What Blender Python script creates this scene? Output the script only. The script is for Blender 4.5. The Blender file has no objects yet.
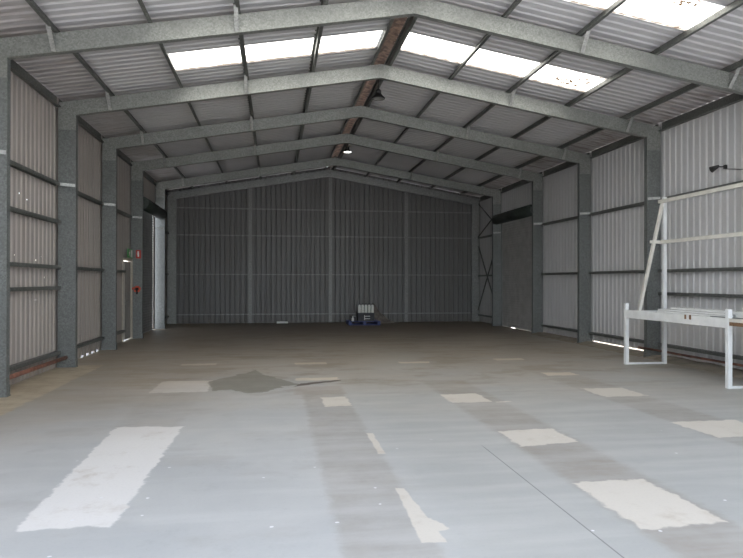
import bpy, math, random
from mathutils import Vector, Matrix, Euler
random.seed(4)
S = bpy.context.scene
COL = S.collection
PI = math.pi

# ------------------------------------------------------------------ dimensions (metres)
XLI, XLO = -3.64, -3.95          # left columns, inner / outer face
XRI, XRO = 7.80, 8.11            # right columns
XM = 2.08                        # ridge
SL = 0.17                        # roof slope
ZB = 5.645                       # underside of rafter at ridge
RD = 0.27                        # rafter depth (vertical)
PD = 0.12                        # purlin depth
FY = [9.41, 12.48, 15.51, 18.50, 22.13]
YE = 24.60                       # end wall frame
YF = 3.35                         # open front
WL, WR, WB = -3.99, 8.15, 24.76  # cladding planes

def ztop(x):    return ZB + RD - SL * abs(x - XM)       # top of the rafters
def zbot(x):    return ZB - SL * abs(x - XM)
def zroof(x):   return ztop(x) + PD

# ------------------------------------------------------------------ materials
class NT:
    def __init__(s, name):
        s.m = bpy.data.materials.new(name); s.m.use_nodes = True
        s.t = s.m.node_tree; s.t.nodes.clear()
        s.out = s.t.nodes.new('ShaderNodeOutputMaterial')
    def n(s, typ, **kw):
        o = s.t.nodes.new(typ)
        for k, v in kw.items(): setattr(o, k, v)
        return o
    def link(s, a, b): s.t.links.new(a, b)
    def put(s, sock, v):
        if isinstance(v, bpy.types.NodeSocket): s.link(v, sock)
        else: sock.default_value = v
    def math(s, op, a, b=0.0, c=0.0, clamp=False):
        o = s.n('ShaderNodeMath', operation=op); o.use_clamp = clamp
        s.put(o.inputs[0], a); s.put(o.inputs[1], b)
        if op in ('MULTIPLY_ADD', 'SMOOTH_MIN', 'COMPARE'): s.put(o.inputs[2], c)
        return o.outputs[0]
    def step(s, v, a, b):                       # smooth 0..1 as v goes a..b
        o = s.n('ShaderNodeMapRange'); o.interpolation_type = 'SMOOTHSTEP'
        s.put(o.inputs[0], v); s.put(o.inputs[1], a); s.put(o.inputs[2], b)
        o.inputs[3].default_value = 0.0; o.inputs[4].default_value = 1.0
        return o.outputs[0]
    def mix(s, f, a, b):
        o = s.n('ShaderNodeMix', data_type='RGBA')
        s.put(o.inputs[0], f)
        for k, v in ((6, a), (7, b)):
            if isinstance(v, (tuple, list)): v = tuple(v) + (1.0,) if len(v) == 3 else v
            s.put(o.inputs[k], v)
        return o.outputs[2]
    def pos(s):
        if not hasattr(s, '_p'):
            g = s.n('ShaderNodeNewGeometry'); s._p = g.outputs['Position']
            x = s.n('ShaderNodeSeparateXYZ'); s.link(s._p, x.inputs[0]); s._x = x.outputs
        return s._p
    def noise(s, scale, detail=3.0, vec=None, rough=0.55, stretch=None):
        o = s.n('ShaderNodeTexNoise')
        v = vec or s.pos()
        if stretch:
            mp = s.n('ShaderNodeMapping'); s.link(v, mp.inputs[0]); mp.inputs['Scale'].default_value = stretch; v = mp.outputs[0]
        s.link(v, o.inputs['Vector'])
        o.inputs['Scale'].default_value = scale; o.inputs['Detail'].default_value = detail; o.inputs['Roughness'].default_value = rough
        return o.outputs[0]
    def bsdf(s, col, rough=0.5, metal=0.0, spec=0.5):
        b = s.n('ShaderNodeBsdfPrincipled')
        if isinstance(col, (tuple, list)): col = tuple(col) + (1.0,) if len(col) == 3 else col
        s.put(b.inputs['Base Color'], col); s.put(b.inputs['Roughness'], rough); s.put(b.inputs['Metallic'], metal)
        s.put(b.inputs['Specular IOR Level'], spec)
        s.b = b
        s.link(b.outputs[0], s.out.inputs[0])
        return b

def simple(name, col, rough=0.5, metal=0.0, var=0.12, scale=14.0, spec=0.5):
    t = NT(name)
    f = t.step(t.noise(scale), 0.3, 0.7)
    d = tuple(c * (1 - var) for c in col); l = tuple(min(1, c * (1 + var)) for c in col)
    t.bsdf(t.mix(f, d, l), rough, metal, spec)
    return t.m

def galvanized(name, base=(0.19, 0.20, 0.195), metal=0.4):
    t = NT(name)
    v = t.n('ShaderNodeTexVoronoi'); t.link(t.pos(), v.inputs['Vector']); v.inputs['Scale'].default_value = 46.0
    h = t.n('ShaderNodeSeparateColor'); t.link(v.outputs['Color'], h.inputs[0])
    c = t.mix(h.outputs[0], tuple(x * 0.78 for x in base), tuple(x * 1.22 for x in base))
    f = t.step(t.noise(2.2, 4.0), 0.35, 0.7)
    c = t.mix(t.math('MULTIPLY', f, 0.35), c, tuple(x * 0.75 for x in base))
    r = t.math('MULTIPLY_ADD', h.outputs[1], 0.18, 0.40)
    t.bsdf(c, r, metal)
    return t.m

M = {}
M['galv'] = galvanized('galvanized_steel')
M['galv_dull'] = galvanized('dull_galvanized_steel', (0.30, 0.31, 0.30), 0.5)
M['galv_dark'] = galvanized('shaded_purlin_steel', (0.15, 0.155, 0.145), 0.4)  # purlin and girt galvanizing darkened, shade under the roof put into the colour
M['galv_skylit'] = galvanized('skylit_rafter_steel', (0.27, 0.28, 0.262), 0.4)  # same steel as the columns, base lightened to paint in skylight glow
M['galv_light'] = galvanized('end_wall_galvanized_steel', (0.28, 0.285, 0.275), 0.35)
M['strap'] = galvanized('bright_galvanized_strap', (0.38, 0.385, 0.37), 0.35)

def cladding(name, col, holes=(), grime=0.25, grime_col=(0.30, 0.25, 0.2)):
    t = NT(name)
    f = t.step(t.noise(1.3, 4.0, stretch=(1, 1, 0.35)), 0.40, 0.75)
    c = t.mix(t.math('MULTIPLY', f, grime), col, grime_col)
    g = t.step(t._x[2], 0.55, 0.0)                       # splash dirt along the foot of the sheets
    c = t.mix(t.math('MULTIPLY', g, t.math('MULTIPLY', t.noise(5.0), 0.6)), c, grime_col)
    b = t.bsdf(c, 0.42, 0.0, 0.4)
    if holes:
        m = None
        for (y, z, r) in holes:
            dy = t.math('SUBTRACT', t._x[1], y); dz = t.math('SUBTRACT', t._x[2], z)
            d = t.math('ADD', t.math('MULTIPLY', dy, dy), t.math('MULTIPLY', dz, dz))
            q = t.math('LESS_THAN', d, r * r)
            m = q if m is None else t.math('MAXIMUM', m, q)
        tr = t.n('ShaderNodeBsdfTransparent'); mx = t.n('ShaderNodeMixShader')
        t.link(m, mx.inputs[0]); t.link(b.outputs[0], mx.inputs[1]); t.link(tr.outputs[0], mx.inputs[2])
        t.link(mx.outputs[0], t.out.inputs[0])
    return t.m

M['wall_left'] = cladding('beige_wall_sheet', (0.36, 0.325, 0.302), holes=[
    (10.78, 2.98, .013), (11.1, 2.92, .011), (11.42, 2.86, .011), (10.36, 2.35, .014), (10.4, 1.98, .012), (10.6, 2.0, .009),
    (11.05, 1.98, .009), (11.5, 1.95, .015), (11.75, 2.02, .009), (11.9, 1.66, .014), (10.35, 1.45, .012), (11.5, 1.28, .012),
    (13.5, 2.93, .012), (13.9, 2.88, .012), (11.6, 1.15, .012)])
M['wall_right'] = cladding('pale_grey_wall_sheet', (0.53, 0.53, 0.535), grime=0.12)
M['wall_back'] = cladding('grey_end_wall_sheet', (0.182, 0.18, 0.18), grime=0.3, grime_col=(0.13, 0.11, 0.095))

def roof_material():
    t = NT('zinc_roof_sheet')
    t.pos()
    f = t.step(t.noise(0.9, 4.0), 0.4, 0.75)
    c = t.mix(t.math('MULTIPLY', f, 0.25), (0.60, 0.595, 0.61), (0.45, 0.43, 0.425))
    # rust and grime stains on the lowest metre of the sheets
    e = t.math('ABSOLUTE', t.math('SUBTRACT', t._x[0], XM))
    edge = t.step(e, 4.9, 5.5)
    n = t.step(t.noise(2.4, 5.0, stretch=(0.7, 4.0, 1)), 0.46, 0.6)
    c = t.mix(t.math('MULTIPLY', t.math('MULTIPLY', edge, n), t.math('MULTIPLY_ADD', t.step(t._x[0], 2.0, 3.0), 0.35, 0.3)), c, (0.16, 0.11, 0.085))
    c = t.mix(t.math('MULTIPLY', edge, 0.35), c, (0.36, 0.31, 0.29))
    t.bsdf(c, 0.45, 0.15)
    return t.m
M['roof'] = roof_material()

def skylight_material():
    t = NT('translucent_fibreglass')
    n = t.step(t.noise(14.0, 4.0, stretch=(1, 1, 1)), 0.46, 0.57)
    w = t.step(t.noise(1.1, 2.0), 0.35, 0.7)
    right = t.step(t.math('SUBTRACT', t._x[0], XM), 0.8, 4.0)
    dirt = t.math('MULTIPLY', t.math('MULTIPLY', n, t.math('MULTIPLY_ADD', w, 0.6, 0.45)), t.math('MULTIPLY_ADD', right, 0.66, 0.05))
    # brown edge where the sheet laps over its neighbour
    yy = t.math('MINIMUM', t.math('ABSOLUTE', t.math('SUBTRACT', t._x[1], 11.86)), t.math('ABSOLUTE', t.math('SUBTRACT', t._x[1], 8.70)))
    yy = t.math('ADD', yy, t.math('MULTIPLY', t.math('SUBTRACT', t.noise(9.0), 0.5), 0.10))
    lap = t.step(yy, 0.09, 0.0)
    dirt = t.math('MAXIMUM', dirt, t.math('MULTIPLY', lap, 0.56))
    dirt = t.math('MULTIPLY', dirt, 1.7, clamp=True)
    c = t.mix(dirt, (0.84, 0.83, 0.78), (0.026, 0.014, 0.006))
    tl = t.n('ShaderNodeBsdfTranslucent'); t.link(c, tl.inputs[0])
    d = t.n('ShaderNodeBsdfDiffuse'); t.link(c, d.inputs[0])
    mx = t.n('ShaderNodeMixShader'); mx.inputs[0].default_value = 0.3
    t.link(tl.outputs[0], mx.inputs[1]); t.link(d.outputs[0], mx.inputs[2]); t.link(mx.outputs[0], t.out.inputs[0])
    return t.m
M['skylight'] = skylight_material()

def floor_material():
    t = NT('painted_concrete_floor')
    t.pos()
    n1 = t.noise(6.0, 5.0, rough=0.65); n2 = t.n('ShaderNodeTexNoise')
    mp = t.n('ShaderNodeMapping'); t.link(t.pos(), mp.inputs[0]); mp.inputs['Location'].default_value = (31, 17, 5)
    t.link(mp.outputs[0], n2.inputs['Vector']); n2.inputs['Scale'].default_value = 6.0; n2.inputs['Detail'].default_value = 5.0
    n2 = n2.outputs[0]
    X = t.math('MULTIPLY_ADD', t.math('SUBTRACT', n1, 0.5), 0.16, t._x[0])
    Y = t.math('MULTIPLY_ADD', t.math('SUBTRACT', n2, 0.5), 0.16, t._x[1])
    def poly(pts, soft=0.03):                       # convex polygon mask, counter-clockwise or not
        a = sum(pts[i][0] * pts[(i + 1) % len(pts)][1] - pts[(i + 1) % len(pts)][0] * pts[i][1] for i in range(len(pts)))
        if a < 0: pts = pts[::-1]
        m = None
        for i in range(len(pts)):
            (x0, y0), (x1, y1) = pts[i], pts[(i + 1) % len(pts)]
            dx, dy = x1 - x0, y1 - y0; L = math.hypot(dx, dy)
            nx, ny = -dy / L, dx / L
            d = t.math('MULTIPLY_ADD', X, nx, t.math('MULTIPLY_ADD', Y, ny, -(nx * x0 + ny * y0)))
            m = d if m is None else t.math('MINIMUM', m, d)
        return t.step(m, 0.0, soft)
    def rect(x0, x1, y0, y1, soft=0.03): return poly([(x0, y0), (x1, y0), (x1, y1), (x0, y1)], soft)
    def mx(*a):
        m = a[0]
        for b in a[1:]: m = t.math('MAXIMUM', m, b)
        return m
    big = t.noise(0.55, 5.0); mid = t.noise(2.4, 5.0, rough=0.7); streak = t.noise(1.6, 4.0, stretch=(0.35, 2.2, 1))
    fine = t.noise(45.0, 2.0)
    c = t.mix(t.step(big, 0.35, 0.68), (0.408, 0.416, 0.408), (0.485, 0.485, 0.465))
    c = t.mix(t.math('MULTIPLY', t.step(streak, 0.45, 0.75), 0.5), c, (0.53, 0.53, 0.51))
    c = t.mix(t.math('MULTIPLY', t.step(mid, 0.55, 0.8), 0.4), c, (0.31, 0.30, 0.295))
    blot = t.noise(1.15, 7.0, rough=0.68, stretch=(0.6, 1.0, 1))
    c = t.mix(t.math('MULTIPLY', t.step(blot, 0.52, 0.66), 0.4), c, (0.36, 0.345, 0.32))
    c = t.mix(t.math('MULTIPLY', t.step(X, 0.5, 1.6), 0.75), c, t.mix(t.step(streak, 0.35, 0.7), (0.345, 0.348, 0.328), (0.41, 0.408, 0.382)))  # right side darkened in the colour, for daylight coming more from the left
    # strips of old bare concrete where rows of pens stood
    bands = mx(t.math('MULTIPLY', rect(0.35, 1.03, 2.0, 9.4, 0.09), 0.55), t.math('MULTIPLY', rect(2.27, 3.08, 2.0, 10.1, 0.12), 0.65),
               t.math('MULTIPLY', rect(4.42, 5.22, 4.4, 11.2, 0.12), 0.55), t.math('MULTIPLY', rect(-1.78, -0.98, 7.2, 12.6, 0.1), 0.25))
    bn = t.math('MULTIPLY_ADD', t.step(mid, 0.3, 0.7), 0.35, 0.65)
    bc = t.mix(t.step(streak, 0.38, 0.66), (0.262, 0.225, 0.182), (0.34, 0.322, 0.295))
    c = t.mix(t.math('MULTIPLY', bands, bn), c, bc)
    # brown dirt over the rear half of the slab and its left margin
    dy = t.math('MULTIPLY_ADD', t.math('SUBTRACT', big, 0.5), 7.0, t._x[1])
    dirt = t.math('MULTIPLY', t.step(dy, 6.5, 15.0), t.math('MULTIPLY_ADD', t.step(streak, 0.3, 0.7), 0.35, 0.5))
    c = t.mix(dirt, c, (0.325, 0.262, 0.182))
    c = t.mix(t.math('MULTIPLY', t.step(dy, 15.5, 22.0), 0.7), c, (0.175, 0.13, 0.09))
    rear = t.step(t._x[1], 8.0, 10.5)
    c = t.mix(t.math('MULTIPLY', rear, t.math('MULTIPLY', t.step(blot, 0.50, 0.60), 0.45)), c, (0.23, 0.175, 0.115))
    c = t.mix(t.math('MULTIPLY', rear, t.math('MULTIPLY', t.step(mid, 0.56, 0.72), 0.35)), c, (0.46, 0.43, 0.39))
    # pale unpainted rectangles
    X0, Y0 = X, Y
    X = t.math('MULTIPLY_ADD', t.math('SUBTRACT', n1, 0.5), 0.05, t._x[0]); Y = t.math('MULTIPLY_ADD', t.math('SUBTRACT', n2, 0.5), 0.08, t._x[1])
    narrow = mx(rect(0.95, 1.03, 5.83, 6.66, 0.015), poly([(0.92, 4.86), (1.0, 4.85), (1.06, 3.80), (0.88, 3.81)], 0.015))
    X, Y = X0, Y0
    P = mx(narrow, poly([(-1.66, 4.37), (-1.02, 4.35), (-0.98, 7.27), (-1.73, 7.33)]),
           poly([(0.99, 4.33), (1.13, 4.0), (1.0, 3.98)], 0.02),
           poly([(2.33, 4.79), (2.98, 4.82), (3.0, 3.83), (2.33, 3.80)]), poly([(4.45, 6.70), (5.3, 6.71), (5.2, 5.93), (4.5, 5.93)]),
           poly([(2.36, 6.55), (3.0, 6.6), (3.02, 5.98), (2.34, 5.88)]), rect(4.52, 5.2, 8.26, 8.98),
           rect(4.6, 5.18, 10.25, 10.64), rect(2.30, 2.88, 8.14, 8.80), rect(2.9, 3.14, 8.09, 8.17, 0.02), rect(0.62, 1.0, 8.13, 8.82),
           t.math('MULTIPLY', mx(rect(4.45, 5.1, 12.4, 12.72), rect(2.4, 3.05, 12.2, 12.46), rect(0.38, 1.02, 12.3, 12.62), rect(-1.78, -1.08, 12.45, 12.72)), 0.8),
           t.math('MULTIPLY', rect(-1.78, -0.95, 9.46, 10.56), 0.9), rect(0.33, 1.05, 10.3, 10.62))
    pc = t.mix(t.step(X, -0.5, 0.5), (0.71, 0.69, 0.655), (0.60, 0.56, 0.49))
    pc = t.mix(t.step(mid, 0.52, 0.85), pc, (0.47, 0.41, 0.335))
    c = t.mix(t.math('MULTIPLY', P, 0.93), c, pc)
    far = t.step(t._x[1], 9.3, 11.0)
    c = t.mix(t.math('MULTIPLY', t.math('MULTIPLY', P, far), 0.5), c, (0.58, 0.48, 0.34))
    # damp stain with a cracked lifted edge
    wn = t.noise(1.9, 4.0)
    X0, Y0 = X, Y
    X = t.math('MULTIPLY_ADD', t.math('SUBTRACT', wn, 0.5), 0.55, X0); Y = t.math('MULTIPLY_ADD', t.math('SUBTRACT', wn, 0.5), -0.8, Y0)
    W = mx(poly([(-0.98, 10.6), (-0.74, 11.05), (-0.33, 11.45), (0.40, 9.95), (-0.22, 9.35), (-0.97, 9.6)], 0.03),
           poly([(-0.62, 11.1), (-0.30, 11.75), (-0.12, 11.1)], 0.05))
    c = t.mix(t.math('MULTIPLY', W, 0.85), c, (0.215, 0.205, 0.17))
    X, Y = X0, Y0
    crack = (poly([(0.28, 9.72), (1.08, 10.22), (1.04, 10.34), (0.40, 10.05)], 0.02))
    c = t.mix(t.math('MULTIPLY', crack, 0.9), c, (0.09, 0.065, 0.045))
    c = t.mix(t.math('MULTIPLY', rect(0.25, 1.05, 9.0, 9.75, 0.08), 0.5), c, (0.33, 0.28, 0.23))
    # tan margins along both side walls
    lm2 = t.math('MULTIPLY', t.step(X, 0.2, -3.0), t.step(t.math('MULTIPLY_ADD', t.math('SUBTRACT', big, 0.5), 3.0, Y), 6.3, 9.0))
    c = t.mix(t.math('MULTIPLY', lm2, t.math('MULTIPLY_ADD', t.step(streak, 0.3, 0.7), 0.3, 0.5)), c, (0.31, 0.255, 0.185))
    lm = t.math('MULTIPLY', t.step(X, -3.17, -3.24), t.step(Y, 12.9, 12.6))
    c = t.mix(lm, c, t.mix(t.step(mid, 0.35, 0.7), (0.50, 0.43, 0.31), (0.38, 0.31, 0.215)))
    rm = t.math('MULTIPLY', t.step(X, 7.42, 7.62), t.step(Y, 13.0, 11.8))
    c = t.mix(t.math('MULTIPLY', rm, 0.75), c, (0.33, 0.28, 0.21))
    # saw-cut joint
    j = t.step(t.math('ABSOLUTE', t.math('SUBTRACT', t._x[0], 2.003)), 0.008, 0.003)
    j = t.math('MULTIPLY', j, t.step(t._x[1], 6.05, 5.9))
    c = t.mix(t.math('MULTIPLY', j, 0.7), c, (0.10, 0.10, 0.10))
    # tiny paint flecks
    v = t.n('ShaderNodeTexVoronoi', voronoi_dimensions='2D'); t.link(t.pos(), v.inputs['Vector']); v.inputs['Scale'].default_value = 2.4
    fl = t.math('MULTIPLY', t.step(t.math('MULTIPLY_ADD', t.math('SUBTRACT', t.noise(22.0, 2.0), 0.5), 0.06, v.outputs['Distance']), 0.036, 0.024), t.step(t._x[1], 7.0, 5.0))
    sc = t.n('ShaderNodeSeparateColor'); t.link(v.outputs['Color'], sc.inputs[0])
    fl = t.math('MULTIPLY', fl, t.math('GREATER_THAN', sc.outputs[0], 0.76))
    c = t.mix(fl, c, (0.72, 0.72, 0.72))
    c = t.mix(t.math('MULTIPLY', t.step(fine, 0.5, 0.75), 0.10), c, (0.25, 0.25, 0.25))
    r = t.math('MULTIPLY_ADD', mid, 0.25, 0.36)
    b = t.bsdf(c, r, 0.0, 0.42)
    bp = t.n('ShaderNodeBump'); bp.inputs['Strength'].default_value = 0.05; bp.inputs['Distance'].default_value = 0.01
    t.link(mid, bp.inputs['Height']); t.link(bp.outputs[0], b.inputs['Normal'])
    return t.m
M['floor'] = floor_material()

M['ground'] = simple('pale_gravel', (0.26, 0.26, 0.265), 0.9, 0, 0.2, 3.0)
M['dirt'] = simple('dry_dirt', (0.30, 0.26, 0.205), 0.95, 0, 0.15, 5.0)
M['cap'] = simple('rusty_ridge_capping', (0.22, 0.15, 0.115), 0.7, 0.1, 0.5, 9.0)
M['white'] = simple('white_painted_steel', (0.74, 0.75, 0.74), 0.38, 0, 0.06, 6.0)
M['cream'] = simple('cream_painted_steel', (0.66, 0.64, 0.58), 0.4, 0, 0.08, 6.0)
M['rust'] = simple('rust_red_pipe_paint', (0.20, 0.085, 0.055), 0.6, 0, 0.35, 9.0)
M['rust_tab'] = simple('brown_rust', (0.19, 0.11, 0.06), 0.7, 0, 0.3, 40.0)
M['black'] = simple('black_plastic', (0.015, 0.015, 0.015), 0.45, 0, 0.2)
M['drum'] = simple('dark_green_door_drum', (0.035, 0.045, 0.038), 0.5, 0.2, 0.25)
M['curtain_left'] = simple('dark_roller_curtain', (0.20, 0.20, 0.195), 0.5, 0.1, 0.15, 4.0)
M['curtain_right'] = simple('grey_roller_curtain', (0.44, 0.43, 0.425), 0.5, 0.0, 0.12, 4.0)
M['door'] = simple('grey_door_leaf', (0.30, 0.28, 0.26), 0.5, 0, 0.1, 5.0)
M['door_frame'] = simple('pale_door_frame', (0.42, 0.385, 0.32), 0.5, 0, 0.1)
M['red'] = simple('red_sign_paint', (0.50, 0.035, 0.02), 0.4, 0, 0.1)
M['red_orange'] = simple('red_bracket_paint', (0.62, 0.085, 0.035), 0.45, 0, 0.15, 30)
M['green'] = simple('exit_sign_green', (0.06, 0.36, 0.10), 0.4, 0, 0.05)
M['sign_white'] = simple('sign_white', (0.80, 0.82, 0.78), 0.4, 0, 0.03)
M['blue'] = simple('blue_pallet_plastic', (0.025, 0.04, 0.16), 0.5, 0, 0.25)
M['bottle'] = simple('white_bottle_plastic', (0.80, 0.80, 0.76), 0.35, 0, 0.05)
M['crate'] = simple('dark_crate', (0.035, 0.035, 0.04), 0.55, 0, 0.3)
M['tarp'] = simple('dusty_brown_tarp', (0.17, 0.145, 0.125), 0.8, 0, 0.35, 7.0)
M['lamp_white'] = simple('lamp_reflector', (0.22, 0.22, 0.21), 0.3, 0.3, 0.05)
def emit(name, col, k):
    t = NT(name); e = t.n('ShaderNodeEmission'); e.inputs[0].default_value = col + (1,); e.inputs[1].default_value = k
    t.link(e.outputs[0], t.out.inputs[0]); return t.m
M['lit'] = emit('lit_lamp_lens', (1.0, 0.98, 0.93), 6.0)

# ------------------------------------------------------------------ mesh building
class MB:
    def __init__(s): s.v = []; s.f = []; s.sm = []
    def add(s, vs, fs, smooth=False):
        k = len(s.v); s.v += [Vector(v) for v in vs]; s.f += [tuple(i + k for i in f) for f in fs]; s.sm += [smooth] * len(fs)
        return s
    def box(s, x0, x1, y0, y1, z0, z1):
        vs = [(x, y, z) for x in (x0, x1) for y in (y0, y1) for z in (z0, z1)]
        return s.add(vs, [(0, 1, 3, 2), (4, 6, 7, 5), (0, 4, 5, 1), (2, 3, 7, 6), (0, 2, 6, 4), (1, 5, 7, 3)])
    def sweep(s, prof, p0, p1, a, b):
        """closed profile of (a,b) pairs swept from p0 to p1, a/b are the world directions of the profile axes"""
        a, b, p0, p1 = Vector(a), Vector(b), Vector(p0), Vector(p1); n = len(prof)
        vs = [p0 + a * u + b * w for u, w in prof] + [p1 + a * u + b * w for u, w in prof]
        fs = [(i, (i + 1) % n, n + (i + 1) % n, n + i) for i in range(n)] + [tuple(range(n))[::-1], tuple(range(n, 2 * n))]
        return s.add(vs, fs)
    def bar(s, p0, p1, w, h, up=(0, 0, 1)):
        p0, p1 = Vector(p0), Vector(p1); d = (p1 - p0).normalized(); up = Vector(up)
        a = d.cross(up).normalized(); b = a.cross(d).normalized()
        return s.sweep([(-w / 2, -h / 2), (w / 2, -h / 2), (w / 2, h / 2), (-w / 2, h / 2)], p0, p1, a, b)
    def tube(s, p0, p1, r, n=12, r1=None, cap=True):
        p0, p1 = Vector(p0), Vector(p1); d = (p1 - p0).normalized()
        a = d.orthogonal().normalized(); b = d.cross(a); r1 = r if r1 is None else r1
        vs = [p0 + (a * math.cos(2 * PI * i / n) + b * math.sin(2 * PI * i / n)) * r for i in range(n)]
        vs += [p1 + (a * math.cos(2 * PI * i / n) + b * math.sin(2 * PI * i / n)) * r1 for i in range(n)]
        s.add(vs, [(i, (i + 1) % n, n + (i + 1) % n, n + i) for i in range(n)], True)
        if cap:
            k = len(s.v) - 2 * n
            s.f += [tuple(range(k, k + n))[::-1], tuple(range(k + n, k + 2 * n))]; s.sm += [False, False]
        return s
    def lathe(s, c, prof, n=24):
        c = Vector(c); vs = []; m = len(prof)
        for r, z in prof:
            vs += [c + Vector((r * math.cos(2 * PI * i / n), r * math.sin(2 * PI * i / n), z)) for i in range(n)]
        fs = [(k * n + i, k * n + (i + 1) % n, (k + 1) * n + (i + 1) % n, (k + 1) * n + i) for k in range(m - 1) for i in range(n)]
        return s.add(vs, fs, True)
    def build(s, name, mat, parent=None, loc=None, bevel=0.0):
        if parent is not None: o0 = WORLD[parent.name]
        elif loc is not None: o0 = Vector(loc)
        else:
            xs = [v.x for v in s.v]; ys = [v.y for v in s.v]; zs = [v.z for v in s.v]
            o0 = Vector(((min(xs) + max(xs)) / 2, (min(ys) + max(ys)) / 2, min(zs)))
        me = bpy.data.meshes.new(name)
        me.from_pydata([v - o0 for v in s.v], [], s.f); me.update()
        me.polygons.foreach_set('use_smooth', s.sm)
        import bmesh
        bm = bmesh.new(); bm.from_mesh(me)
        if not getattr(s, 'sheet', False): bmesh.ops.recalc_face_normals(bm, faces=bm.faces)
        bm.to_mesh(me); bm.free()
        me.materials.append(M[mat] if isinstance(mat, str) else mat)
        o = bpy.data.objects.new(name, me); COL.objects.link(o)
        if parent is not None: o.parent = parent
        else: o.location = o0
        WORLD[o.name] = o0
        if bevel:
            b = o.modifiers.new('bevel', 'BEVEL'); b.width = bevel; b.segments = 2; b.limit_method = 'ANGLE'
        return o
WORLD = {}

def tag(o, label, cat, group=None, kind=None):
    o['label'] = label; o['category'] = cat
    if group: o['group'] = group
    if kind: o['kind'] = kind
    return o
def thing(name, loc, label, cat, group=None):
    o = bpy.data.objects.new(name, None); COL.objects.link(o); o.location = loc; o.empty_display_size = 0.2
    WORLD[o.name] = Vector(loc)
    return tag(o, label, cat, group)
def struct(o, label, cat):
    tag(o, label, cat); o['kind'] = 'structure'; return o
def dup(root, loc, label):
    r = root.copy(); COL.objects.link(r); r.location = loc; r['label'] = label
    for ch in list(root.children):
        c = ch.copy(); COL.objects.link(c); c.parent = r
        for g in ch.children:
            d = g.copy(); COL.objects.link(d); d.parent = c
    return r

# ------------------------------------------------------------------ ribbed sheeting
PITCH = 0.19
def ribs(a0, a1, phase=0.0):
    """(position, outward offset) of a trapezoidal-rib sheet between a0 and a1"""
    pts = []; k = math.floor((a0 - phase) / PITCH) - 1
    cyc = [(0.0, 0.0), (0.026, 0.021), (0.050, 0.021), (0.076, 0.0)]
    while phase + k * PITCH < a1:
        for u, h in cyc:
            p = phase + k * PITCH + u
            pts.append((p, h))
        k += 1
    inner = [(p, h) for p, h in pts if a0 < p < a1]
    def at(a):
        for (p, h), (q, g) in zip(pts, pts[1:]):
            if p <= a <= q: return h + (g - h) * (a - p) / max(q - p, 1e-9)
        return 0.0
    return [(a0, at(a0))] + inner + [(a1, at(a1))]

def wall_sheet(mb, fixed, axis, out, a0, a1, z0, z1):
    """vertical sheet; axis 'y' = side wall at x=fixed, 'x' = end wall at y=fixed; out = +-1 outward"""
    prof = ribs(a0, a1)
    vs = []
    for p, h in prof:
        zt = z1(p) if callable(z1) else z1
        zb = z0(p) if callable(z0) else z0
        for z in (zb, zt):
            vs.append((fixed + out * h, p, z) if axis == 'y' else (p, fixed + out * h * 1.7, z))
    mb.sheet = True
    return mb.add(vs, [(2 * i, 2 * i + 2, 2 * i + 3, 2 * i + 1) for i in range(len(prof) - 1)])

def roof_sheet(mb, y0, y1, x0, x1):
    prof = ribs(y0, y1); vs = []
    for p, h in prof:
        for x in (x0, x1): vs.append((x, p, zroof(x) + h))
    mb.sheet = True
    return mb.add(vs, [(2 * i, 2 * i + 2, 2 * i + 3, 2 * i + 1) for i in range(len(prof) - 1)])

# ------------------------------------------------------------------ setting
struct(MB().box(WL + 0.0, WR - 0.0, -0.6, WB, -0.15, 0.0).build('floor', 'floor'), 'grey painted concrete slab with pale rectangular patches and brown dirt', 'floor')
g = MB(); R = 60
for x0, x1, y0, y1 in ((-R, WL, -R, R), (WR, R, -R, R), (WL, WR, -R, -0.6), (WL, WR, WB, R)):
    g.add([(x0, y0, -0.03), (x1, y0, -0.03), (x1, y1, -0.03), (x0, y1, -0.03)], [(0, 1, 2, 3)])
g.sheet = True
struct(g.build('ground', 'ground', loc=(0, 0, 0)), 'pale sunlit gravel outside the shed', 'ground')

ZE = zroof(WL) + 0.002
PA0, PA1, PAZ = 17.72, 18.42, 2.13           # personnel door opening in the left wall
LD0, LD1 = 18.70, 22.08                      # roller door openings (both walls)
w = MB()
wall_sheet(w, WL, 'y', -1, YF, 12.55, -0.03, ZE)
wall_sheet(w, WL, 'y', -1, 12.55, 14.1, -0.03, ZE)
wall_sheet(w, WL, 'y', -1, 14.1, 15.5, lambda p: 0.035 if math.sin(p * 16.5) > 0.2 else -0.02, ZE)
wall_sheet(w, WL, 'y', -1, 15.5, PA0, -0.03, ZE)
wall_sheet(w, WL, 'y', -1, PA0, PA1, PAZ + 0.09, ZE)
wall_sheet(w, WL, 'y', -1, PA1, LD0, -0.03, ZE)
wall_sheet(w, WL, 'y', -1, LD0, LD1, 4.06, ZE)
wall_sheet(w, WL, 'y', -1, LD1, WB + 0.05, -0.03, ZE)
struct(w.build('wall_left', 'wall_left', loc=(WL, 12, 0)), 'beige ribbed steel cladding of the left side with pinholes of daylight', 'wall')
w = MB()
wall_sheet(w, WR, 'y', 1, YF, 12.6, -0.03, ZE)
wall_sheet(w, WR, 'y', 1, 12.6, 15.5, 0.075, ZE)
wall_sheet(w, WR, 'y', 1, 15.5, LD0, -0.03, ZE)
wall_sheet(w, WR, 'y', 1, LD0, LD1, 3.85, ZE)
wall_sheet(w, WR, 'y', 1, LD1, WB + 0.05, -0.03, ZE)
struct(w.build('wall_right', 'wall_right', loc=(WR, 12, 0)), 'pale grey ribbed steel cladding of the right side behind the white bench', 'wall')
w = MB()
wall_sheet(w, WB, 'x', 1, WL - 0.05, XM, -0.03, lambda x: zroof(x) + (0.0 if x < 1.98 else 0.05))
wall_sheet(w, WB, 'x', 1, XM, WR + 0.05, -0.03, lambda x: zroof(x) + (0.0 if x > 2.2 else 0.05))
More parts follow.
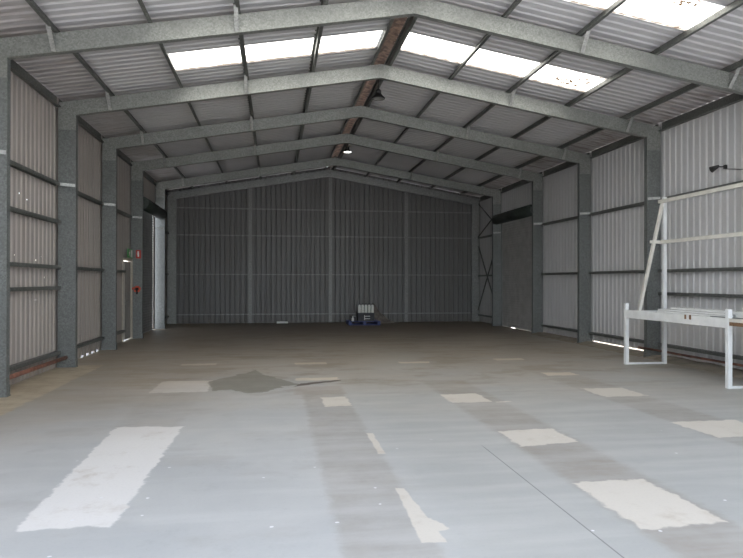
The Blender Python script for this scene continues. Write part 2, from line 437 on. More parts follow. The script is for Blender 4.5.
struct(w.build('wall_back', 'wall_back', loc=(XM, WB, 0)), 'dark ribbed steel gable wall at the far end', 'wall')

# roof: ribbed sheets with two pairs of translucent strips
SK = [(7.87, 8.72), (11.0, 11.87)]
r = MB()
for sx, xe, xr, xs in ((-1, -4.06, 1.985, -1.76), (1, 8.22, 2.195, 6.10)):
    ys = [YF] + [q for p in SK for q in p] + [WB + 0.1]
    for i in range(len(ys) - 1):
        if i % 2 == 0: roof_sheet(r, ys[i], ys[i + 1], min(xe, xr), max(xe, xr))
        else: roof_sheet(r, ys[i], ys[i + 1], min(xe, xs), max(xe, xs))
struct(r.build('ceiling', 'roof', loc=(XM, 12, 5)), 'underside of the ribbed metal roof sheets', 'roof')
k = 0
for (y0, y1) in SK:
    for x0, x1, side in ((-1.80, 1.985, 'left'), (2.195, 6.14, 'right')):
        k += 1
        m = MB(); prof = ribs(y0 - 0.03, y1 + 0.03); vs = []
        for p, h in prof:
            for x in (x0, x1): vs.append((x, p, zroof(x) + h + 0.004))
        m.add(vs, [(2 * i, 2 * i + 2, 2 * i + 3, 2 * i + 1) for i in range(len(prof) - 1)]); m.sheet = True
        struct(m.build('window_%d' % k, 'skylight', loc=((x0 + x1) / 2, y0, 5.5)),
               'translucent skylight strip on the %s roof slope %s the first steel frame' % (side, 'in front of' if y0 < 9 else 'just behind'), 'skylight')
# ridge capping closing the gap between the two slopes
m = MB()
for sgn in (-1, 1):
    a = [(XM, zroof(XM) + 0.055), (XM + sgn * 0.22, zroof(XM + 0.22) + 0.045)]
    m.add([(a[0][0], YF, a[0][1]), (a[1][0], YF, a[1][1]), (a[1][0], WB + .1, a[1][1]), (a[0][0], WB + .1, a[0][1])], [(0, 1, 2, 3)])
m.sheet = True
struct(m.build('trim_1', 'cap', loc=(XM, 12, 5.9)), 'rusty brown ridge capping seen between the two ridge purlins', 'ridge capping')
# dirt banked along the foot of the right wall
m = MB()
for y0, y1 in ((YF, 12.48), (12.60, 15.51), (15.63, 18.50)):
    n = 24; rows = []
    for i in range(n + 1):
        y = y0 + (y1 - y0) * i / n; h = 0.055 + 0.012 * math.sin(i * 2.3) * (1 if y1 < 13 else 0.3)
        rows += [(7.66 + 0.03 * math.sin(i * 1.7), y, -0.004), (7.95, y, h), (WR + 0.12, y, h + 0.004), (WR + .12, y, -0.03)]
    m.add(rows, [(4 * i + j, 4 * i + j + 1, 4 * i + j + 5, 4 * i + j + 4) for i in range(n) for j in range(3)], True)
m.sheet = True
struct(m.build('trim_2', 'dirt', loc=(8, 12, 0)), 'low bank of dry dirt along the foot of the right wall', 'dirt edge')

# ------------------------------------------------------------------ portal frames
def cprof(d, wd, t=0.012, lip=0.03):            # C section: web of depth d facing -y, flanges running +y by wd ; axes (depth, y)
    return [(0, 0), (d, 0), (d, wd), (d - lip, wd), (d - lip, wd - t), (d - t, wd - t), (d - t, t), (t, t), (t, wd - t), (lip, wd - t), (lip, wd), (0, wd)]
FW = 0.11
NAMES = ['galvanized portal frame nearest the camera, its left column cut by the photo edge',
         'second galvanized portal frame, its right column behind the far end of the white bench',
         'x',
         'fourth galvanized portal frame, its left column carrying the red sign',
         'fifth and farthest free-standing portal frame, just beyond both roller doors']
NAMES[2] = 'third galvanized portal frame from the camera, one bay in front of the red sign'
def make_frame(y, label):
    t = thing('portal_frame', (XM, y, 0), label, 'steel frame', 'galvanized portal frames across the shed')
    for xi, xo in ((XLI, XLO), (XRI, XRO)):
        s = 1 if xi > xo else -1
        c = MB().sweep(cprof(0.31, FW), (xo, y, 0.02), (xo, y, ztop(xo)), (s, 0, 0), (0, 1, 0)).build('column', 'galv', t)
        b = MB().box(min(xi, xo) - 0.012, max(xi, xo) + 0.012, y - 0.012, y + FW + 0.012, 0.0, 0.02)
        b.box(min(xi, xo) - 0.006, max(xi, xo) + 0.006, y - 0.008, y + FW + 0.008, 0.02, 0.16)
        for q in (0.25, 0.75): b.tube((xo + s * 0.31 * q, y - 0.02, 0.09), (xo + s * 0.31 * q, y, 0.09), 0.013, 8)
        b.build('base_bracket', 'galv', c)
        # rafter
        a = Vector((s, 0, SL)).normalized(); nrm = Vector((-s * SL, 0, 1)).normalized(); dp = RD * nrm.z
        p0 = Vector((xo, y - 0.001, zbot(xo))); p1 = Vector((XM - s * 0.0, y - 0.001, zbot(XM)))
        rf = MB()
        pr = cprof(dp, FW)
        n = len(pr); vs = []
        for P in (p0, p1):
            for u, wv in pr:
                vs.append(Vector((P.x, P.y + wv, P.z + u * RD / dp)))
        rf.add(vs, [(i, (i + 1) % n, n + (i + 1) % n, n + i) for i in range(n)] + [tuple(range(n)), tuple(range(n, 2 * n))])
        rf.build('rafter', 'galv_skylit', t)
        # knee plate
        kx = xi + s * 0.62
        kp = MB(); yk = y - 0.008
        pts = [(xo, zbot(xi) - 0.28), (xi - s * 0.0, zbot(xi) - 0.28), (xi, zbot(xi)), (kx, zbot(kx)), (kx, ztop(kx)), (xo, ztop(xo))]
        kv = [(px, yk, pz) for px, pz in pts] + [(px, y - 0.002, pz) for px, pz in pts]; m_ = len(pts)
        kp.add(kv, [(i, (i + 1) % m_, m_ + (i + 1) % m_, m_ + i) for i in range(m_)] + [tuple(range(m_)), tuple(range(m_, 2 * m_))])
        for bx, bz in ((xi + s * 0.15, 0.06), (xi + s * 0.15, 0.2), (xi + s * 0.48, 0.06), (xi + s * 0.48, 0.2)):
            kp.tube((bx, yk - 0.012, zbot(bx) + bz), (bx, yk, zbot(bx) + bz), 0.013, 8)
        kp.build('knee_plate', 'galv_skylit', t)
        # fly braces from the purlins down to the rafter's lower edge
        for px in ((-3.04, -0.55) if s > 0 else (7.34, 4.77)):
            for sg in (-1, 1):
                yb = y - 0.006 if sg < 0 else y + FW + 0.006
                MB().bar((px, yb + sg * 0.24, ztop(px) + 0.03), (px, yb, zbot(px) + 0.01), 0.062, 0.005, (0, sg, 0.2)).build('fly_brace', 'strap', t)
        # fly brace from the side girt across the column face
        MB().bar((xo - s * 0.0 + s * 0.05, y - 0.10, 3.37), (xi - s * 0.012, y - 0.010, 3.36), 0.006, 0.055).build('fly_brace', 'strap', t)
    ap = MB(); yk = y - 0.009; hw = 0.24
    pts = [(XM - hw, zbot(XM - hw)), (XM, zbot(XM)), (XM + hw, zbot(XM + hw)), (XM + hw, ztop(XM + hw)), (XM, ztop(XM)), (XM - hw, ztop(XM - hw))]
    kv = [(px, yk, pz) for px, pz in pts] + [(px, y - 0.002, pz) for px, pz in pts]; m_ = len(pts)
    ap.add(kv, [(i, (i + 1) % m_, m_ + (i + 1) % m_, m_ + i) for i in range(m_)] + [tuple(range(m_)), tuple(range(m_, 2 * m_))])
    for bx in (-0.17, -0.07, 0.07, 0.17):
        for bz in (0.07, 0.2): ap.tube((XM + bx, yk - 0.012, zbot(XM + bx) + bz), (XM + bx, yk, zbot(XM + bx) + bz), 0.012, 8)
    ap.build('apex_plate', 'galv_skylit', t)
    return t
f0 = make_frame(FY[0], NAMES[0])
for y, lb in zip(FY[1:], NAMES[1:]): dup(f0, (XM, y, 0), lb)

# end wall frame
t = thing('end_frame', (XM, YE, 0), 'galvanized frame standing against the dark gable wall', 'steel frame')
for xi, xo in ((XLI, XLO), (XRI, XRO)):
    s = 1 if xi > xo else -1
    MB().sweep(cprof(0.31, 0.1), (xo, YE, 0.0), (xo, YE, ztop(xo)), (s, 0, 0), (0, 1, 0)).build('column', 'galv_dull', t)
    vs = []
    for x in (xo, XM):
        for dz, yy in ((0, 0), (RD, 0), (RD, 0.1), (0, 0.1)): vs.append((x, YE - 0.001 + yy, zbot(x) + dz))
    MB().add(vs, [(0, 1, 5, 4), (1, 2, 6, 5), (2, 3, 7, 6), (3, 0, 4, 7), (0, 3, 2, 1), (4, 5, 6, 7)]).build('rafter', 'galv_dull', t)

# ------------------------------------------------------------------ purlins
ORD = ['first', 'second', 'third', 'fourth', 'fifth']
def purlin(x, label, s):
    z = ztop(x)
    pr = [(0, 0), (0.055, 0), (0.055, 0.016), (0.051, 0.016), (0.051, 0.004), (0.004, 0.004), (0.004, PD - 0.006), (-0.05, PD - 0.006), (-0.05, PD - 0.002), (0, PD - 0.002)]
    o = MB().sweep(pr, (x, YF, z + 0.001), (x, WB - 0.02, z + 0.001), (s, 0, 0), (0, 0, 1)).build('roof_purlin', 'galv_dark')
    tag(o, label, 'purlin', 'roof purlins running the length of the shed')
for i, x in enumerate((-3.04, -1.78, -0.55, 0.71, 1.93)):
    purlin(x, 'steel roof purlin on the left slope, ' + ('beside the ridge' if i == 4 else ORD[i] + ' up from the left eave'), 1 if i < 4 else -1)
for i, x in enumerate((7.34, 6.07, 4.77, 3.53, 2.235)):
    purlin(x, 'steel roof purlin on the right slope, ' + ('beside the ridge' if i == 4 else ORD[i] + ' up from the right eave'), -1 if i < 4 else 1)
for x, s, side in ((WL + 0.012, 1, 'left'), (WR - 0.012, -1, 'right')):
    pr = [(0, 0), (0.075, 0), (0.075, 0.02), (0.07, 0.02), (0.07, 0.005), (0.005, 0.005), (0.005, 0.19), (0.0, 0.19)]
    zz = zroof(x) - 0.21
    o = MB()
    ys = [YF] + [q for y in FY for q in (y - 0.015, y + FW + 0.005)] + [YE - 0.005]
    for i in range(0, len(ys), 2):
        o.sweep(pr, (x, ys[i], zz), (x, ys[i + 1], zz), (s, 0, 0), (0, 0, 1))
    o.build('eave_purlin', 'galv_dark')
    tag(bpy.data.objects[[q.name for q in COL.objects if q.name.startswith('eave_purlin')][-1]], 'dark eave purlin where the roof meets the %s wall' % side, 'purlin', 'eave purlins')

# ------------------------------------------------------------------ girts
GH = 0.062; GD = 0.1
gp = [(0, 0), (GD, 0), (GD, -GH), (GD - 0.004, -GH), (GD - 0.004, -0.004), (0.004, -0.004), (0.004, -GH), (0, -GH)]   # channel, open downwards: (inwards, up)
ROW = {0.28: 'knee-high', 1.35: 'chest-high', 1.47: 'chest-high', 1.85: 'head-high', 2.68: 'door-top-high', 3.37: 'high'}
def side_girt(left, y0, y1, z, label):
    x, s = (WL + 0.004, 1) if left else (WR - 0.004, -1)
    o = MB().sweep(gp, (x, y0, z + 0.03), (x, y1, z + 0.03), (s, 0, 0), (0, 0, 1)).build('wall_girt', 'galv_dark')
    tag(o, label, 'girt', 'girts of the %s wall' % ('left' if left else 'right'))
bays = [(FY[i] + FW + 0.004, FY[i + 1] - 0.013) for i in range(4)] + [(FY[4] + FW + 0.004, YE - 0.004)]
LB = ['left wall bay with the rusty pipe', 'left wall bay after the rusty pipe', 'left wall bay with the exit door', '', 'left wall corner bay at the far end']
RB = ['right wall bay behind the white bench', 'right wall bay just beyond the white bench', 'right wall bay before the roller door', '', 'right wall corner bay with crossed braces']
for bi, (y0, y1) in enumerate(bays):
    if bi == 3: continue
    zl = [0.28, 1.47, 1.85, 2.68, 3.37] if bi == 0 else [0.28, 1.85, 3.37]
    zr = [0.27, 1.35, 1.83, 3.34] if bi == 0 else [0.27, 1.83, 3.34]
    for left, zs, nm in ((True, zl, LB), (False, zr, RB)):
        for ri, z in enumerate(zs):
            q1 = y1
            if left and bi == 2 and z < 2.2: q1 = PA0 - 0.09
            side_girt(left, y0, q1, z, 'steel girt in the %s, %s' % (nm[bi], 'lowest near floor' if ri == 0 else 'topmost' if ri == len(zs) - 1 else ORD[ri] + ' up from floor'))
# gable wall posts and girts
PX = [-0.925, 2.13, 5.13]
for i, x in enumerate(PX):
    o = MB().sweep([(-0.06, 0), (-0.03, 0), (-0.03, 0.012), (-0.045, 0.012), (-0.045, 0.09), (0.045, 0.09), (0.045, 0.012), (0.03, 0.012), (0.03, 0), (0.06, 0), (0.06, 0.1), (-0.06, 0.1)],
                   (x, YE + 0.01, 0), (x, YE + 0.01, zbot(x) - 0.004), (1, 0, 0), (0, 1, 0)).build('wall_post', 'galv_light')
    tag(o, ['left post of the three on the dark gable wall', 'middle post of the gable wall, reaching the roof ridge', 'right post of the gable wall, right of the blue pallet'][i], 'post', 'gable wall posts')
xs = [XLI] + PX + [XRI]
BN = ['left of all the posts', 'between left and middle posts', 'between middle and right posts', 'right of all the posts']
for i in range(4):
    a = xs[i] + (0.002 if i == 0 else 0.064); b = xs[i + 1] - (0.002 if i == 3 else 0.064)
    for ri, z in enumerate((0.32, 1.84, 3.32, 4.34)):
        o = MB().sweep([(u, w if w > -0.03 else -0.036) for u, w in gp], (a, WB - 0.004, z + 0.03), (b, WB - 0.004, z + 0.03), (0, -1, 0), (0, 0, 1)).build('wall_girt', 'galv_light')
        tag(o, 'horizontal girt on the gable wall %s, %s' % (BN[i], ['lowest', 'second up', 'third up', 'topmost'][ri]), 'girt', 'girts of the gable wall')
# crossed braces in the far right corner bay
for (a, b, lb) in (((24.45, 4.68), (22.3, 3.62), 'upper brace of the far right corner falling towards the camera'),
                   ((22.3, 4.1), (24.45, 3.36), 'upper brace of the far right corner rising towards the camera'),
                   ((24.45, 3.0), (22.3, 0.55), 'lower brace of the far right corner falling towards the camera'),
                   ((22.3, 2.95), (24.45, 0.45), 'lower brace of the far right corner rising towards the camera')):
    off = 0.0 if 'falling' in lb else 0.02
    o = MB().bar((8.02 - off, a[0], a[1]), (8.02 - off, b[0], b[1]), 0.008, 0.05, (1, 0, 0)).build('wall_brace', 'galv_dark')
    tag(o, 'dark steel ' + lb, 'brace', 'corner bay braces')

# ------------------------------------------------------------------ doors
def roller_door(idx, left):
    x = WL + 0.03 if left else WR - 0.03; s = 1 if left else -1
    y0, y1 = LD0 + 0.02, LD1 - (0.32 if left else 0.03)
    t = thing('door_%d' % idx, (x, (y0 + y1) / 2, 0), ('closed dark roller door on the left wall with daylight down its far edge' if left
              else 'closed grey roller door on the right wall under a dark drum'), 'roller door')
    t['kind'] = 'structure'
    c = MB(); n = 46; m = 20; vs = []
    for i in range(n * 4 + 1):
        z = 0.001 + (3.75 - 0.001) * i / (n * 4); off = (0.0, 0.007, 0.009, 0.007)[i % 4]
        for j in range(m + 1):
            y = y0 + (y1 - y0) * j / m; zz = z
            if not left and i == 0 and 13 <= j <= 14: zz = 0.035
            vs.append((x + s * off, y, zz))
    c.add(vs, [(i * (m + 1) + j, i * (m + 1) + j + 1, (i + 1) * (m + 1) + j + 1, (i + 1) * (m + 1) + j) for i in range(n * 4) for j in range(m)]); c.sheet = True
    c.build('curtain', 'curtain_left' if left else 'curtain_right', t)
    for yy in (y0 - 0.0, LD1 - 0.06) if not left else (y0,):
        MB().sweep([(-0.02, 0), (0.05, 0), (0.05, 0.06), (-0.02, 0.06)], (x, yy, 0), (x, yy, 3.7), (s, 0, 0), (0, 1, 0)).build('guide', 'galv', t)
    xd = x + s * 0.24; zd = 3.82
    d = MB().tube((xd, LD0 + 0.16, zd), (xd, LD1 - 0.1, zd), 0.18, 28)
    d.build('drum', 'drum', t)
    for yy in (LD0 + 0.06, LD1 - 0.08):
        MB().box(min(x, xd + s * 0.05), max(x, xd + s * 0.05), yy, yy + 0.012, zd - 0.1, zd + 0.1).tube((xd, yy - 0.05, zd), (xd, yy + 0.1, zd), 0.03, 12).build('drum_bracket', 'galv', t)
roller_door(2, True); roller_door(3, False)
t = thing('door_1', (WL, (PA0 + PA1) / 2, 0), 'narrow grey personnel door in the left wall below the green exit sign', 'door'); t['kind'] = 'structure'
fr = MB()
for a, b, dd in ((PA0 - 0.06, PA0, 0.02), (PA1, PA1 + 0.07, 0.10)): fr.box(WL - 0.02, WL + dd, a, b, 0, PAZ + 0.09)
fr.box(WL - 0.02, WL + 0.09, PA0, PA1, PAZ + 0.015, PAZ + 0.09).build('door_frame', 'door_frame', t)
leaf = MB().box(WL + 0.015, WL + 0.055, PA0 + 0.006, PA1 - 0.006, 0.035, PAZ - 0.01).build('door_leaf', 'door', t, bevel=0.004)
h = MB().tube((WL + 0.055, PA0 + 0.08, 1.05), (WL + 0.11, PA0 + 0.08, 1.05), 0.012, 10)
h.tube((WL + 0.105, PA0 + 0.08, 1.05), (WL + 0.105, PA0 + 0.2, 1.05), 0.01, 10).box(WL + 0.055, WL + 0.06, PA0 + 0.05, PA0 + 0.11, 0.95, 1.12).build('handle', 'strap', leaf)

# ------------------------------------------------------------------ signs
def poly_face(mb, pts, x, th=0.002):        # flat shape in the y/z plane raised on +x
    n = len(pts); vs = [(x, y, z) for y, z in pts] + [(x + th, y, z) for y, z in pts]
    return mb.add(vs, [(i, (i + 1) % n, n + (i + 1) % n, n + i) for i in range(n)] + [tuple(range(n))[::-1], tuple(range(n, 2 * n))])
ex = WL + 0.101; ey0, ey1, ez0, ez1 = 17.80, 18.40, 2.225, 2.46
t = thing('exit_sign', (ex, (ey0 + ey1) / 2, ez0), 'green and white running man exit sign above the personnel door', 'sign')
MB().box(ex, ex + 0.014, ey0, ey1, ez0, ez1).build('sign_box', 'green', t)
p = MB(); X = ex + 0.014
def P(y, z): return (ey0 + y * (ey1 - ey0), ez0 + z * (ez1 - ez0))
hd = P(0.40, 0.80)
poly_face(p, [(hd[0] + 0.024 * math.cos(a * PI / 6), hd[1] + 0.024 * math.sin(a * PI / 6)) for a in range(12)], X)
for pts in ([(.30, .66), (.42, .70), (.40, .42), (.28, .42)], [(.40, .68), (.53, .58), (.52, .51), (.40, .60)], [(.30, .66), (.20, .58), (.20, .44), (.24, .44), (.245, .55), (.31, .58)],
            [(.34, .44), (.41, .44), (.49, .28), (.47, .10), (.42, .10), (.43, .27)], [(.28, .45), (.34, .45), (.29, .26), (.16, .20), (.16, .27), (.25, .31)]):
    poly_face(p, [P(*q) for q in pts], X)
p.build('running_figure', 'sign_white', t)
p = MB()
poly_face(p, [P(*q) for q in [(.60, .08), (.92, .08), (.92, .92), (.60, .92)]], X)
p.build('doorway_symbol', 'sign_white', t)

yf = FY[3]
t = thing('extinguisher_sign', (-3.745, yf - 0.012, 2.225), 'red sign with white extinguisher symbol high on the fourth left column', 'sign')
MB().box(-3.812, -3.678, yf - 0.016, yf - 0.0095, 2.225, 2.455).build('sign_plate', 'red', t)
p = MB()
p.box(-3.764, -3.726, yf - 0.0185, yf - 0.016, 2.27, 2.385); p.box(-3.756, -3.734, yf - 0.0185, yf - 0.016, 2.385, 2.405)
p.box(-3.772, -3.722, yf - 0.0185, yf - 0.016, 2.405, 2.418); p.box(-3.780, -3.772, yf - 0.0185, yf - 0.016, 2.31, 2.41)
p.build('extinguisher_symbol', 'sign_white', t)
t = thing('extinguisher_bracket', (-3.78, yf - 0.01, 1.25), 'red and black bracket on the fourth left column below the red sign', 'bracket')
p = MB().box(-3.83, -3.72, yf - 0.014, yf - 0.003, 1.29, 1.46)
p.box(-3.885, -3.675, yf - 0.05, yf - 0.014, 1.385, 1.42)
for sx in (-3.88, -3.69): p.box(sx - 0.012, sx + 0.012, yf - 0.10, yf - 0.014, 1.35, 1.42)
p.box(-3.85, -3.70, yf - 0.06, yf - 0.014, 1.30, 1.345)
p.build('bracket_body', 'red_orange', t, bevel=0.004)
MB().tube((-3.775, yf - 0.05, 1.345), (-3.775, yf - 0.05, 1.235), 0.026, 14).tube((-3.775, yf - 0.05, 1.41), (-3.775, yf - 0.05, 1.345), 0.045, 14).build('hook', 'black', t)

# ------------------------------------------------------------------ rusty pipes
o = MB().tube((-3.80, FY[0] + FW + 0.02, 0.2), (-3.80, FY[1] - 0.02, 0.185), 0.035, 14).build('steel_pipe', 'rust')
tag(o, 'rust red pipe along the foot of the left wall', 'pipe', 'rusty pipes along the walls')
o = MB().tube((7.76, 12.72, 0.19), (7.76, 7.2, 0.20), 0.022, 14).build('steel_pipe', 'rust')
tag(o, 'thin rusty brown pipe along the right wall behind the white bench', 'pipe', 'rusty pipes along the walls')

# ------------------------------------------------------------------ white bench with tall rear uprights
BX0, BX1, BY0, BY1 = 6.71, 7.51, 8.63, 11.45
t = thing('workbench', ((BX0 + BX1) / 2, (BY0 + BY1) / 2, 0), 'white steel workbench with tall braced rear uprights along right wall', 'workbench')
LW = 0.07
for y in (BY0 - 1.7, BY0, BY1):
    MB().box(BX0, BX0 + LW, y, y + LW, 0, 1.19).build('leg', 'white', t, bevel=0.004)
for y in (BY0 - 1.7, BY0, BY1):
    MB().box(BX1, BX1 + LW, y, y + LW, 0, 3.26).build('upright', 'white', t, bevel=0.004)
    MB().box(BX0 + LW, BX1, y + 0.01, y + 0.05, 0.0, 0.035).build('foot_rail', 'white', t)
    MB().box(BX0 + LW, BX1, y + 0.012, y + 0.055, 0.97, 1.04).build('end_rail', 'white', t)
    if y == BY1: MB().bar((BX1 + 0.01, y + 0.035, 3.2), (BX0 + 0.30, y + 0.035, 1.03), 0.05, 0.06, (0, 1, 0)).build('brace', 'cream', t)
MB().box(BX0 + 0.004, BX0 + 0.05, BY0 + LW, BY1, 0.905, 1.055).build('front_beam', 'white', t, bevel=0.004)
MB().box(BX0 + 0.004, BX0 + 0.05, BY0 - 1.7, BY0, 1.0, 1.055).build('side_beam', 'cream', t, bevel=0.004)
MB().box(BX1 - 0.05, BX1 - 0.004, BY0 - 1.7, BY1, 0.96, 1.04).build('rear_beam', 'white', t, bevel=0.004)
MB().box(BX0 + 0.05, BX1 - 0.05, BY0 - 1.7, BY1 - 0.02, 0.995, 1.015).build('bench_top', 'galv_dull', t)
MB().box(BX1 - 0.06, BX1 - 0.001, BY0 - 1.7, BY1 + LW + 0.03, 3.14, 3.205).build('upper_rail', 'cream', t, bevel=0.004)
MB().box(BX1 - 0.06, BX1 - 0.001, BY0 - 1.7, BY1 + LW + 0.03, 2.345, 2.41).build('lower_rail', 'cream', t, bevel=0.004)
MB().bar((BX1 - 0.03, BY1 + 0.035, 2.378), (BX0 + 0.54, BY1 + 0.035, 2.378), 0.05, 0.06).build('tie', 'cream', t)
for y in (9.62, 9.50):
    MB().box(BX0 - 0.008, BX0 + 0.004, y, y + 0.035, 0.985, 1.058).build('clamp', 'rust_tab', t)
# things lying on the bench
for (x, y0, y1, z, w_, h_, mat, nm, lb) in (
        (7.02, 9.05, 10.95, 1.015, 0.10, 0.05, 'white', 'steel_channel', 'white steel channel lying nearest the front edge of the bench'),
        (7.16, 9.15, 11.15, 1.015, 0.10, 0.075, 'white', 'steel_channel', 'white steel channel lying in the middle of the bench top'),
        (7.32, 8.95, 11.0, 1.015, 0.13, 0.11, 'white', 'steel_channel', 'tallest white steel channel, lying towards the back of the bench')):
    pr = [(0, 0), (w_, 0), (w_, h_), (w_ - 0.006, h_), (w_ - 0.006, 0.006), (0.006, 0.006), (0.006, h_), (0, h_)]
    pr = [(a, h_ - b) for a, b in pr]
    o = MB().sweep(pr, (x, y0, z), (x + 0.03, y1, z), (1, 0, 0), (0, 0, 1)).build(nm, mat)
    tag(o, lb, 'steel length', 'steel channels on the bench')
o = MB().bar((6.93, 8.30, 1.035), (6.90, 9.25, 1.035), 0.06, 0.04).build('steel_angle', 'galv'); tag(o, 'dull grey steel offcut on the bench beside the near front leg', 'steel length')
o = MB().box(6.718, 6.756, 7.4, 8.62, 0.945, 0.999).build('rusty_plate', 'rust_tab'); tag(o, 'rusty brown plate under the bench edge right of the near front leg', 'steel plate')
t = thing('spray_bottle', (7.12, 8.78, 1.015), 'bright white round topped bottle on the bench at the photo edge', 'bottle')
MB().lathe((7.12, 8.78, 1.015), [(0.0, 0), (0.026, 0), (0.028, 0.01), (0.022, 0.06), (0.022, 0.14)], 20).build('body', 'bottle', t)
MB().lathe((7.12, 8.78, 1.155), [(0.022, 0), (0.038, 0.012), (0.046, 0.035), (0.038, 0.062), (0.02, 0.075), (0, 0.078)], 20).build('cap', 'bottle', t)

# ------------------------------------------------------------------ security light on the right wall
LY = 10.53
t = thing('security_light', (WR - 0.004, LY, 3.70), 'small black security light on the right wall above the bench rails', 'light')
MB().box(WR - 0.045, WR - 0.001, LY - 0.03, LY + 0.03, 3.665, 3.735).build('mount_box', 'black', t, bevel=0.006)
MB().tube((WR - 0.04, LY, 3.70), (8.03, LY + 0.10, 3.715), 0.012, 10).build('arm', 'black', t)
MB().tube((8.04, LY + 0.06, 3.725), (7.985, LY + 0.19, 3.675), 0.022, 16, 0.06).build('lamp_head', 'black', t)
cv = [(WR - 0.03, 10.52, 3.66), (WR - 0.02, 10.2, 3.60), (WR - 0.02, 9.8, 3.53), (WR - 0.02, 9.0, 3.46)]
m = MB()
for a, b in zip(cv, cv[1:]): m.tube(a, b, 0.006, 8)
o = m.build('power_cable', 'black'); tag(o, 'thin cable trailing from the security light along the right wall', 'cable')

# ------------------------------------------------------------------ high bay lamps under the ridge
def lamp(y, zr, r, lens, label):
    t = thing('high_bay_lamp', (XM + 0.07, y, zr), label, 'ceiling lamp', 'lamps hanging under the ridge')
    c = (XM + 0.07, y, zr)
    k = r / 0.15
    MB().lathe(c, [(r, 0.0), (r * 1.06, 0.012), (r, 0.03), (0.085 * k, 0.10 * k), (0.07 * k, 0.13 * k)], 28).build('shade', 'black', t)
    MB().lathe(c, [(r * 0.96, 0.006), (r * 0.7, 0.04), (0.06 * k, 0.085 * k), (0.0, 0.09 * k)], 28).build('lens', lens, t)
    MB().lathe(c, [(0.0, 0.13 * k), (0.07 * k, 0.13 * k), (0.065 * k, 0.20 * k), (0.03 * k, 0.235 * k), (0, 0.235 * k)], 20).build('driver_housing', 'black', t)
    MB().tube((c[0], y, zr + 0.23 * k), (c[0], y, ztop(XM) + 0.02), 0.008, 8).build('hanger', 'black', t)
    if lens == 'lamp_white': pass
lamp(13.25, 5.44, 0.135, 'lamp_white', 'unlit black bell lamp hanging under the ridge, the nearer one')
lamp(19.0, 5.47, 0.115, 'lit', 'glowing white lamp hanging under the ridge, the farther one')

# ------------------------------------------------------------------ pallet and the things on it
PX0, PX1, PY0, PY1 = 2.66, 3.82, 22.95, 23.95
t = thing('pallet', ((PX0 + PX1) / 2, (PY0 + PY1) / 2, 0), 'blue pallet on the floor in front of the dark gable wall', 'pallet')
dk = MB()
for i in range(7): dk.box(PX0, PX1, PY0 + i * 0.15, PY0 + i * 0.15 + 0.1, 0.12, 0.145)
dk.build('deck', 'blue', t)
for x in (PX0, (PX0 + PX1) / 2 - 0.05, PX1 - 0.1): MB().box(x, x + 0.1, PY0, PY1, 0.025, 0.12).build('bearer', 'blue', t)
bb = MB()
for y in (PY0, (PY0 + PY1) / 2 - 0.05, PY1 - 0.1): bb.box(PX0, PX1, y, y + 0.1, 0.0, 0.025)
bb.build('base_boards', 'blue', t)
t = thing('storage_crate', (3.3, 23.4, 0.145), 'black crate with white stripes in the middle of the blue pallet', 'crate')
MB().box(3.02, 3.62, 23.1, 23.7, 0.145, 0.44).build('crate_body', 'crate', t, bevel=0.01)
mk = MB()
for z in (0.22, 0.31): mk.box(3.24, 3.46, 23.092, 23.099, z, z + 0.022)
mk.box(3.24, 3.265, 23.092, 23.099, 0.18, 0.36).build('white_stripes', 'sign_white', t)
bt = None
BLB = ['leftmost white bottle of the row on the black crate', 'second white bottle from the left on the black crate', 'middle white bottle of the row on the black crate',
       'second white bottle from the right on the black crate', 'rightmost white bottle of the row on the black crate']
for i in range(5):
    x = 3.08 + i * 0.122
    if bt is None:
        bt = thing('bottle', (x, 23.25, 0.44), BLB[0], 'bottle', 'white bottles on the black crate')
        MB().lathe((x, 23.25, 0.44), [(0, 0), (0.048, 0), (0.053, 0.01), (0.053, 0.24), (0.045, 0.28), (0.022, 0.30), (0.022, 0.31), (0, 0.31)], 18).build('body', 'bottle', bt)
        MB().lathe((x, 23.25, 0.745), [(0, 0), (0.028, 0), (0.028, 0.035), (0, 0.035)], 14).build('cap', 'black', bt)
    else: dup(bt, (x, 23.25, 0.44), BLB[i])
t = thing('bottle', (2.82, 23.12, 0.145), 'single short white bottle on the left end of the blue pallet', 'bottle')
MB().lathe((2.82, 23.12, 0.145), [(0, 0), (0.04, 0), (0.045, 0.01), (0.045, 0.10), (0.018, 0.14), (0.018, 0.15), (0, 0.15)], 16).build('body', 'bottle', t)
MB().lathe((2.82, 23.12, 0.294), [(0, 0), (0.022, 0), (0.022, 0.025), (0, 0.025)], 12).build('cap', 'sign_white', t)
t = thing('toolbox', (2.93, 23.35, 0.145), 'small dark toolbox on the pallet left of the black crate', 'box')
MB().box(2.80, 3.0, 23.3, 23.55, 0.145, 0.29).build('body', 'crate', t, bevel=0.008)
MB().box(2.84, 2.96, 23.41, 23.44, 0.29, 0.325).build('handle', 'galv_dull', t)
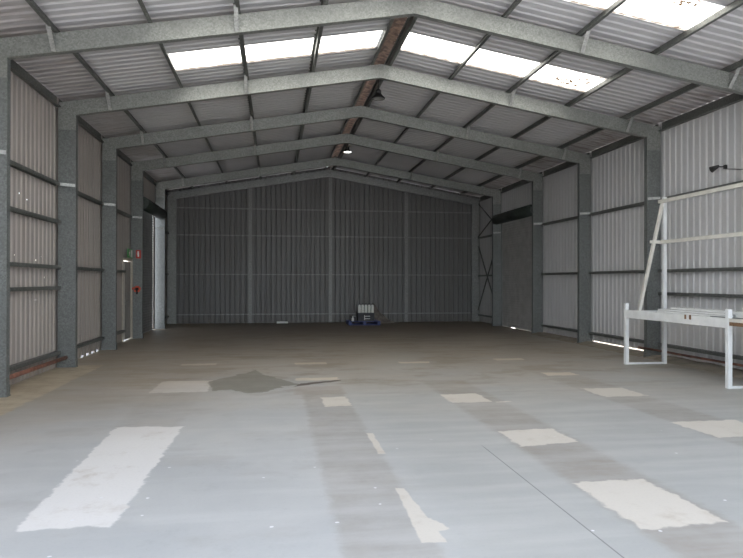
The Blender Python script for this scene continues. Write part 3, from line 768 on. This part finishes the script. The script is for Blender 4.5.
# tarp slumped against the crate
m = MB(); n1, n2 = 26, 14; vs = []
for i in range(n1 + 1):
    u = i / n1
    for j in range(n2 + 1):
        v = j / n2
        y = 23.98 + 0.32 * v
        x = 3.70 + 1.0 * u + 0.05 * math.sin(7 * v + 3 * u)
        z = 0.72 * max(0.0, 1 - u) ** 1.9 * (0.55 + 0.45 * math.sin(PI * min(1, v * 1.3 + .15)) ) + 0.03 * math.sin(17 * u + 5 * v) * (1 - u) + 0.02
        vs.append((x, y, max(z, 0.006)))
nn = len(vs)
m.add(vs + [(a, b, 0.0) for a, b, c in vs], [(i * (n2 + 1) + j, i * (n2 + 1) + j + 1, (i + 1) * (n2 + 1) + j + 1, (i + 1) * (n2 + 1) + j) for i in range(n1) for j in range(n2)], True)
edge = [i * (n2 + 1) for i in range(n1 + 1)] + [n1 * (n2 + 1) + j for j in range(1, n2 + 1)] + [i * (n2 + 1) + n2 for i in range(n1 - 1, -1, -1)] + [j for j in range(n2 - 1, 0, -1)]
m.f += [(edge[i], edge[(i + 1) % len(edge)], edge[(i + 1) % len(edge)] + nn, edge[i] + nn) for i in range(len(edge))]; m.sm += [True] * len(edge)
o = m.build('tarp', 'tarp'); tag(o, 'dusty brown tarp slumped on the floor right of the blue pallet', 'tarp')
o = MB().box(0.08, 0.50, 24.40, 24.56, 0.0, 0.07).build('timber_offcut', 'sign_white', bevel=0.004); tag(o, 'small pale offcut lying at the foot of the gable wall', 'offcut')

# ------------------------------------------------------------------ light
W = bpy.data.worlds.new('world'); S.world = W; W.use_nodes = True
nt = W.node_tree; nt.nodes.clear()
o_ = nt.nodes.new('ShaderNodeOutputWorld'); bg = nt.nodes.new('ShaderNodeBackground')
sky = nt.nodes.new('ShaderNodeTexSky'); sky.sky_type = 'NISHITA'; sky.sun_disc = False
sky.sun_elevation = math.radians(58); sky.sun_rotation = math.radians(35); sky.dust_density = 2.0; sky.ozone_density = 1.0
hs = nt.nodes.new('ShaderNodeHueSaturation'); hs.inputs['Saturation'].default_value = 0.42
nt.links.new(sky.outputs[0], hs.inputs['Color']); nt.links.new(hs.outputs[0], bg.inputs[0]); bg.inputs[1].default_value = 0.46
nt.links.new(bg.outputs[0], o_.inputs[0])
sl = bpy.data.lights.new('sun', 'SUN'); sl.energy = 16.0; sl.angle = math.radians(0.6); sl.color = (1.0, 0.97, 0.93)
so = bpy.data.objects.new('sun', sl); COL.objects.link(so)
d = Vector((-0.02, -0.42, -0.9)).normalized()            # sun stands behind the far gable, so none falls in at the front
so.rotation_euler = d.to_track_quat('-Z', 'Y').to_euler(); so.location = (0, 30, 40)

# ------------------------------------------------------------------ camera
cd = bpy.data.cameras.new('camera'); cam = bpy.data.objects.new('camera', cd); COL.objects.link(cam)
cd.sensor_fit = 'HORIZONTAL'; cd.sensor_width = 36.0; cd.lens = 637.64 / 743 * 36.0; cd.clip_start = 0.05; cd.clip_end = 300
cam.matrix_world = Matrix.Translation((0, 0, 1.6)) @ Matrix.Rotation(-0.1507, 4, 'Z') @ Matrix.Rotation(PI / 2 + 0.0036, 4, 'X') @ Matrix.Rotation(0.0017, 4, 'Z')
S.camera = cam
S.view_settings.view_transform = 'Standard'; S.view_settings.look = 'None'; S.view_settings.gamma = 1.0
S.view_settings.use_curve_mapping = False; S.view_settings.exposure = 0.93
S.cycles.max_bounces = 16; S.cycles.diffuse_bounces = 10; S.cycles.transparent_max_bounces = 8
